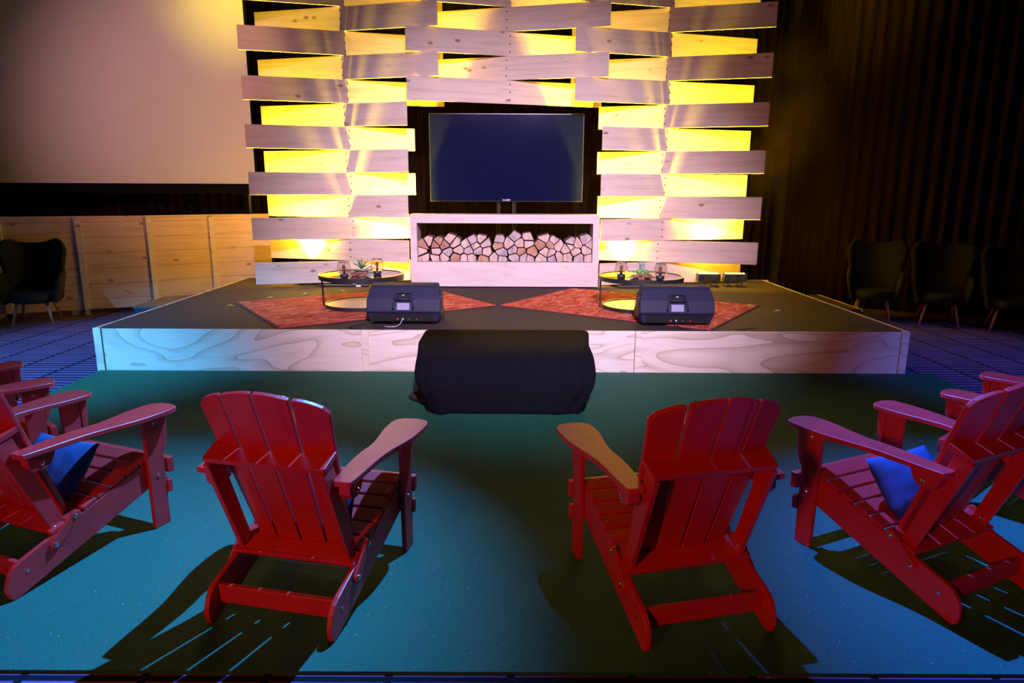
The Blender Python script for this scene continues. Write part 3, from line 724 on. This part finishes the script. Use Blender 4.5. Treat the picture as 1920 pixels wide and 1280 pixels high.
def spikes(bm, c, n, L, w, spread, rs):
    for k in range(n):
        a = 2 * math.pi * k / n * 2.4 + rs.uniform(-0.3, 0.3); el = R(90 - spread * (k / n) ** 0.7 - rs.uniform(0, 8)); LL = L * rs.uniform(0.75, 1.05)
        d = Vector((math.cos(a) * math.cos(el), math.sin(a) * math.cos(el), math.sin(el))); p = Vector(c)
        tube(bm, [p, p + d * LL * 0.5, p + d * LL + Vector((0, 0, -0.1 * LL * math.cos(el)))], w, 5, r2=0.0006)
def planter(x, y, rz, label, kind):
    rs = random.Random(3 + kind); p = thing('succulent_planter', label, 'potted succulents', (x, y, TZ + 0.001), R(rz), 'driftwood planters of succulents')
    bm = new_bm(); blob(bm, (0, 0, 0.026), (0.098, 0.055, 0.026), 4, 0.65, 2.2, seed=kind * 3.3); blob(bm, (-0.075, -0.01, 0.02), (0.035, 0.03, 0.02), 3, 0.6, 2, seed=5 + kind)
    for v in bm.verts: v.co.z = max(v.co.z, 0.0)
    obj('driftwood_bowl', bm, DRIFT, p, smooth=True)
    if kind == 0:
        bm = new_bm(); spikes(bm, (0.0, 0.01, 0.075), 44, 0.125, 0.0042, 62, rs); obj('spiky_plant', bm, G1, p)
        bm = new_bm(); rosette(bm, (0.008, -0.040, 0.058), 0.042, 3, 8); obj('rosette', bm, G4, p, smooth=True)
        bm = new_bm(); rosette(bm, (-0.050, -0.02, 0.052), 0.052, 3, 7); obj('rosette', bm, G1, p, smooth=True)
        bm = new_bm(); rosette(bm, (0.055, -0.01, 0.055), 0.046, 3, 7); obj('rosette', bm, G2, p, smooth=True)
        bm = new_bm(); tube(bm, [(0.04, 0, 0.07), (0.08, 0, 0.092), (0.105, 0, 0.098)], 0.005, 6, r2=0.007); obj('stem', bm, DRIFT, p)
    else:
        bm = new_bm(); spikes(bm, (0.0, 0.01, 0.075), 9, 0.12, 0.014, 24, rs); obj('spiky_plant', bm, G2, p)
        bm = new_bm(); blob(bm, (-0.028, -0.02, 0.072), (0.034, 0.032, 0.028), 3, 0.1); obj('round_succulent', bm, G3, p, smooth=True)
        bm = new_bm(); blob(bm, (0.045, -0.012, 0.07), (0.032, 0.03, 0.026), 3, 0.1); obj('round_succulent', bm, G3, p, smooth=True)
        bm = new_bm(); rosette(bm, (-0.078, 0.0, 0.058), 0.04, 2, 7); obj('rosette', bm, G2, p, smooth=True)
        bm = new_bm(); spikes(bm, (-0.01, 0.015, 0.08), 16, 0.10, 0.0016, 60, rs); obj('fine_leaves', bm, mat('pinkish_stem', (0.4, 0.25, 0.12), 0.6), p)
planter(-1.592, 7.19, 8, 'driftwood bowl with a spiky plant and rosettes on the left table', 0)
planter(1.345, 7.08, -6, 'driftwood bowl with round green succulents on the right table', 1)
bm = new_bm()
rosette(bm, (0, 0, 0.02), 0.04, 3, 8); rosette(bm, (0.002, -0.002, 0.045), 0.036, 3, 8, 1.0); blob(bm, (0, 0, 0.02), (0.02, 0.02, 0.02), 2)
for v in bm.verts: v.co.z = max(v.co.z, 0)
o = obj('succulent', bm, G4, smooth=True); o.location = (-1.478, 7.10, TZ + 0.001); tag(o, 'loose pale grey-green succulent head lying on the left table', 'succulent')
bm = new_bm(); rosette(bm, (0, 0, 0.018), 0.034, 3, 7)
for v in bm.verts: v.co.z = max(v.co.z, 0)
o = obj('succulent', bm, G2, smooth=True); o.location = (1.222, 6.99, TZ + 0.001); tag(o, 'loose small succulent beside the left lamp on the right table', 'succulent')

# ------------------------------------------------------------------ stage monitors
SPK = noisy('black_textured_cabinet', (0.016, 0.016, 0.034), (0.026, 0.026, 0.055), 300, 0.6, 0.3, 0.0008, 0.2)
GRILLE = mat('black_speaker_grille', (0.012, 0.012, 0.014), 0.5, 0.5)
SILVER = mat('silver_blue_label', (0.22, 0.22, 0.32), 0.4, 0.0)
def monitor(x, y, rz, label):
    m_ = thing('stage_monitor', label, 'speaker', (x, y, SH + 0.010), R(rz), 'wedge monitors on the stage edge')
    # side profile (y away from camera, z up) and half width there
    prof = [(0.075, 0.0, 0.315), (0.045, 0.018, 0.320), (0.022, 0.098, 0.345), (0.0, 0.118, 0.350), (0.030, 0.235, 0.350), (0.105, 0.330, 0.325), (0.135, 0.352, 0.315), (0.235, 0.366, 0.315), (0.262, 0.355, 0.318), (0.455, 0.055, 0.345), (0.440, 0.0, 0.345)]
    bm = new_bm(); Lv = [bm.verts.new((-w, a, b)) for a, b, w in prof]; Rv = [bm.verts.new((w, a, b)) for a, b, w in prof]
    bm.faces.new(Lv); bm.faces.new(Rv[::-1]); n = len(prof)
    for i in range(n): bm.faces.new((Lv[i], Rv[i], Rv[(i + 1) % n], Lv[(i + 1) % n]))
    obj('cabinet', bm, SPK, m_, 0.012, seg=3)
    bm = new_bm(); M = Matrix.Translation((0, 0.358, 0.205)) @ Matrix.Rotation(math.atan2(-0.30, 0.193), 4, 'X'); box(bm, (0, 0, 0.008), (0.60, 0.30, 0.012), M); obj('grille', bm, GRILLE, m_, 0.004)
    # handle: raised frame around a recess, on the crease
    bm = new_bm()
    fr = [(-0.092, -0.006, 0.145), (-0.094, -0.012, 0.165), (-0.082, 0.012, 0.235), (-0.078, 0.030, 0.270), (-0.060, 0.045, 0.292), (0.060, 0.045, 0.292), (0.078, 0.030, 0.270), (0.082, 0.012, 0.235), (0.094, -0.012, 0.165), (0.092, -0.006, 0.145)]
    tube(bm, spline(fr, 4), 0.010, 8)
    tube(bm, [(-0.082, 0.008, 0.236), (0.082, 0.008, 0.236)], 0.011, 8); obj('handle', bm, SPK, m_, smooth=True)
    bm = new_bm(); Mh = Matrix.Translation((0, 0.050, 0.268)) @ Matrix.Rotation(math.atan2(0.095, 0.075), 4, 'X'); box(bm, (0, 0, 0.001), (0.135, 0.045, 0.006), Mh)
    Mr = Matrix.Translation((0, 0.026, 0.216)); box(bm, (0, 0, 0), (0.150, 0.006, 0.030), Mr @ Matrix.Rotation(R(-14), 4, 'X')); obj('handle_recess', bm, mat('deep_black', (0.003, 0.003, 0.004), 0.8), m_)
    bm = new_bm(); Ms = Matrix.Translation((0, 0.0095, 0.168)) @ Matrix.Rotation(R(-14.4), 4, 'X'); box(bm, (0, 0, 0), (0.118, 0.008, 0.068), Ms); obj('label_plate', bm, SILVER, m_, 0.002)
    text('logo', 'JBL', 0.020, WHITEP, m_, (0, 0.040, 0.270), (R(38), 0, 0), 0.001)
    # recessed connector panel
    bm = new_bm(); box(bm, (0, 0.030, 0.055), (0.56, 0.008, 0.070), Matrix.Rotation(R(16), 4, 'X')); obj('connector_panel', bm, mat('matt_black_panel', (0.006, 0.006, 0.007), 0.7), m_)
    for k, (xx, cc) in enumerate(((-0.06, (0.5, 0.12, 0.08)), (-0.01, (0.7, 0.7, 0.75)), (0.12, (0.25, 0.04, 0.03)), (0.05, (0.1, 0.1, 0.1)))):
        bm = new_bm(); tube(bm, [(xx, 0.040, 0.055), (xx + 0.004, 0.012, 0.048)], 0.009, 8); obj('connector', bm, mat('connector_%s' % ['red', 'white', 'dark_red', 'grey'][k], cc, 0.4), m_)
    for s in (-1, 1):
        bm = new_bm(); prism(bm, [(0.13, 0.06), (0.13, 0.25), (0.20, 0.30), (0.27, 0.27), (0.32, 0.12), (0.30, 0.05)], 'x', s * 0.325, s * 0.349); obj('side_handle', bm, BLACK, m_, 0.006)
    return m_
monitor(-1.023, 6.315, 0, 'black wedge speaker on the stage edge in front of the left table')
monitor(1.545, 6.285, -1.5, 'black wedge speaker on the stage edge in front of the right table')
CAB = mat('black_cable', (0.012, 0.012, 0.014), 0.5); CABW = mat('grey_cable', (0.35, 0.38, 0.42), 0.4)
def cable(pts, r, m, label):
    bm = new_bm(); tube(bm, spline(pts, 6), r, 6); o = obj('cable', bm, m, smooth=True); return tag(o, label, 'cable', 'cables at the stage monitors')
z = SH + 0.0065
cable([(-1.30, 6.36, z + 0.02), (-1.40, 6.31, z + 0.015), (-1.49, 6.24, z), (-1.50, 6.16, z), (-1.42, 6.13, z), (-1.33, 6.14, z)], 0.005, CAB, 'black cable looping left from the left wedge speaker')
cable([(-1.03, 6.325, z + 0.055), (-1.05, 6.26, z + 0.012), (-1.09, 6.22, z), (-1.15, 6.21, z), (-1.19, 6.24, z)], 0.005, CABW, 'grey cable curling below the left wedge speaker')
cable([(1.52, 6.295, z + 0.06), (1.54, 6.23, z + 0.015), (1.58, 6.18, z), (1.66, 6.14, z), (1.78, 6.13, z)], 0.005, CAB, 'black cable trailing below the right wedge speaker')
cable([(2.05, 6.15, z), (2.15, 6.19, z), (2.26, 6.22, z)], 0.005, CAB, 'short black cable lying on the stage edge right of the right speaker')

# spike tape marks
TAPE = mat('yellow_spike_tape', (0.75, 0.68, 0.12), 0.5)
TP = [(-3.08, 7.40, 'left of the left rug corner'), (-2.86, 7.97, 'second from the left behind the left rug'), (-2.53, 8.28, 'third from the left behind the left rug'), (-2.13, 8.55, 'just behind the left rug near the table'),
      (0.80, 8.70, 'at the back corner of the right rug'), (1.26, 8.40, 'behind the right table'), (2.64, 7.50, 'on the right tip of the right rug'), (2.83, 7.20, 'on the bare deck right of the right rug')]
for i, (x, y, lab) in enumerate(TP):
    bm = new_bm(); a = random.uniform(0, 3)
    box(bm, (0, 0, 0.0015), (0.075, 0.018, 0.002), Matrix.Rotation(a, 4, 'Z')); box(bm, (0.03, 0.012, 0.0035), (0.018, 0.055, 0.002), Matrix.Rotation(a + 0.2, 4, 'Z'))
    o = obj('tape_mark', bm, TAPE); o.location = (x, y, SH + (0.0095 if i in (4, 5, 6) else 0.001)); tag(o, 'yellow tape mark ' + lab, 'tape', 'yellow tape marks on the stage')

# ------------------------------------------------------------------ draped box in front of the stage
bm = new_bm(); NU, NV = 72, 16; rows = []
lv = [(0.0, 0.615, 4.87), (0.012, 0.625, 4.855), (0.05, 0.615, 4.87), (0.10, 0.645, 4.875), (0.16, 0.675, 4.88), (0.22, 0.690, 4.895), (0.28, 0.693, 4.93), (0.33, 0.690, 4.99), (0.365, 0.688, 5.06), (0.380, 0.686, 5.12), (0.388, 0.680, 5.18)]
cxs = -0.05
for z_, hw, yf in lv:
    yb = 6.075; cy = (yf + yb) / 2; hy = (yb - yf) / 2; row = []
    for k in range(NU):
        a = 2 * math.pi * k / NU; ca, sa = math.cos(a), math.sin(a); e = 0.10 + 0.14 * (1 - z_ / 0.4)
        x = math.copysign(abs(ca) ** e, ca); y = math.copysign(abs(sa) ** e, sa)
        fr_ = max(0, -sa) if sa < 0 else 0
        fold = (0.055 * (1 - z_ / 0.45)) * noise.noise(Vector((ca * 4.0, sa * 4.0, z_ * 3))) * (1 if sa < 0.2 else 0)
        X = x * (hw + (0.05 * (1 if sa > 0 else 0) * z_ / 0.4)) ; Y = cy + y * hy
        v = Vector((cxs + X * (1 + fold), min(6.085, Y + fold * (1.5 if sa < 0 else 0)), z_)); row.append(bm.verts.new(v))
    rows.append(row)
for a, b in zip(rows, rows[1:]):
    for k in range(NU): bm.faces.new((a[k], a[(k + 1) % NU], b[(k + 1) % NU], b[k]))
bm.faces.new(rows[-1]); bm.faces.new(rows[0][::-1])
for v in bm.verts: v.co -= Vector((cxs, 5.45, 0))
for v in bm.verts:
    if v.co.z > 0.3: v.co.z += 0.010 * max(0, (v.co.y + 0.3))
dr = thing('draped_box', 'low box under a black cloth against the front of the stage', 'draped box', (cxs, 5.45, 0.013))
obj('cloth', bm, CLOTH, dr, smooth=True)
bm = new_bm(); tube(bm, spline([(-0.60, -0.35, 0.03), (-0.70, -0.28, 0.028), (-0.745, -0.22, 0.026), (-0.70, -0.17, 0.028), (-0.62, -0.18, 0.03)], 5), 0.026, 8); obj('cloth_end', bm, mat('dark_brown_cloth', (0.03, 0.015, 0.012), 0.9), dr, smooth=True)

# ------------------------------------------------------------------ thin stage haze beside the right tower, where the uplight spills out
HZ = bpy.data.materials.new('stage_haze'); HZ.use_nodes = True; nt = HZ.node_tree; nt.nodes.clear()
out = nt.nodes.new('ShaderNodeOutputMaterial'); vs = nt.nodes.new('ShaderNodeVolumePrincipled'); vs.inputs['Anisotropy'].default_value = 0.0
vs.inputs['Color'].default_value = (1.0, 0.55, 0.35, 1)
tcn = nt.nodes.new('ShaderNodeTexCoord'); nz = nt.nodes.new('ShaderNodeTexNoise'); nz.inputs['Scale'].default_value = 1.6; nz.inputs['Detail'].default_value = 4; nz.inputs['Distortion'].default_value = 0.5
nt.links.new(tcn.outputs['Object'], nz.inputs['Vector'])
gr = nt.nodes.new('ShaderNodeVectorMath'); gr.operation = 'LENGTH'; sc_ = nt.nodes.new('ShaderNodeVectorMath'); sc_.operation = 'MULTIPLY'; sc_.inputs[1].default_value = (1.15, 1.3, 0.55)
nt.links.new(tcn.outputs['Object'], sc_.inputs[0]); nt.links.new(sc_.outputs[0], gr.inputs[0])
fall = nt.nodes.new('ShaderNodeMapRange'); fall.inputs[1].default_value = 0.25; fall.inputs[2].default_value = 1.0; fall.inputs[3].default_value = 1.0; fall.inputs[4].default_value = 0.0
nt.links.new(gr.outputs['Value'], fall.inputs[0])
r2 = nt.nodes.new('ShaderNodeMapRange'); r2.inputs[1].default_value = 0.38; r2.inputs[2].default_value = 0.70; r2.inputs[3].default_value = 0.15; r2.inputs[4].default_value = 1.0
nt.links.new(nz.outputs[0], r2.inputs[0])
mm = nt.nodes.new('ShaderNodeMath'); mm.operation = 'MULTIPLY'; nt.links.new(fall.outputs[0], mm.inputs[0]); nt.links.new(r2.outputs[0], mm.inputs[1])
m3 = nt.nodes.new('ShaderNodeMath'); m3.operation = 'MULTIPLY'; m3.inputs[1].default_value = 0.03; nt.links.new(mm.outputs[0], m3.inputs[0])
nt.links.new(m3.outputs[0], vs.inputs['Density']); nt.links.new(vs.outputs[0], out.inputs['Volume'])
bm = new_bm(); box(bm, (0, 0, 0), (1.1, 1.5, 3.4)); hz = obj('stage_haze', bm, HZ); hz.location = (3.75, 9.75, 2.15)
tag(hz, 'thin yellow-lit haze drifting past the outer edge of the right plank stack', 'haze', kind='stuff')
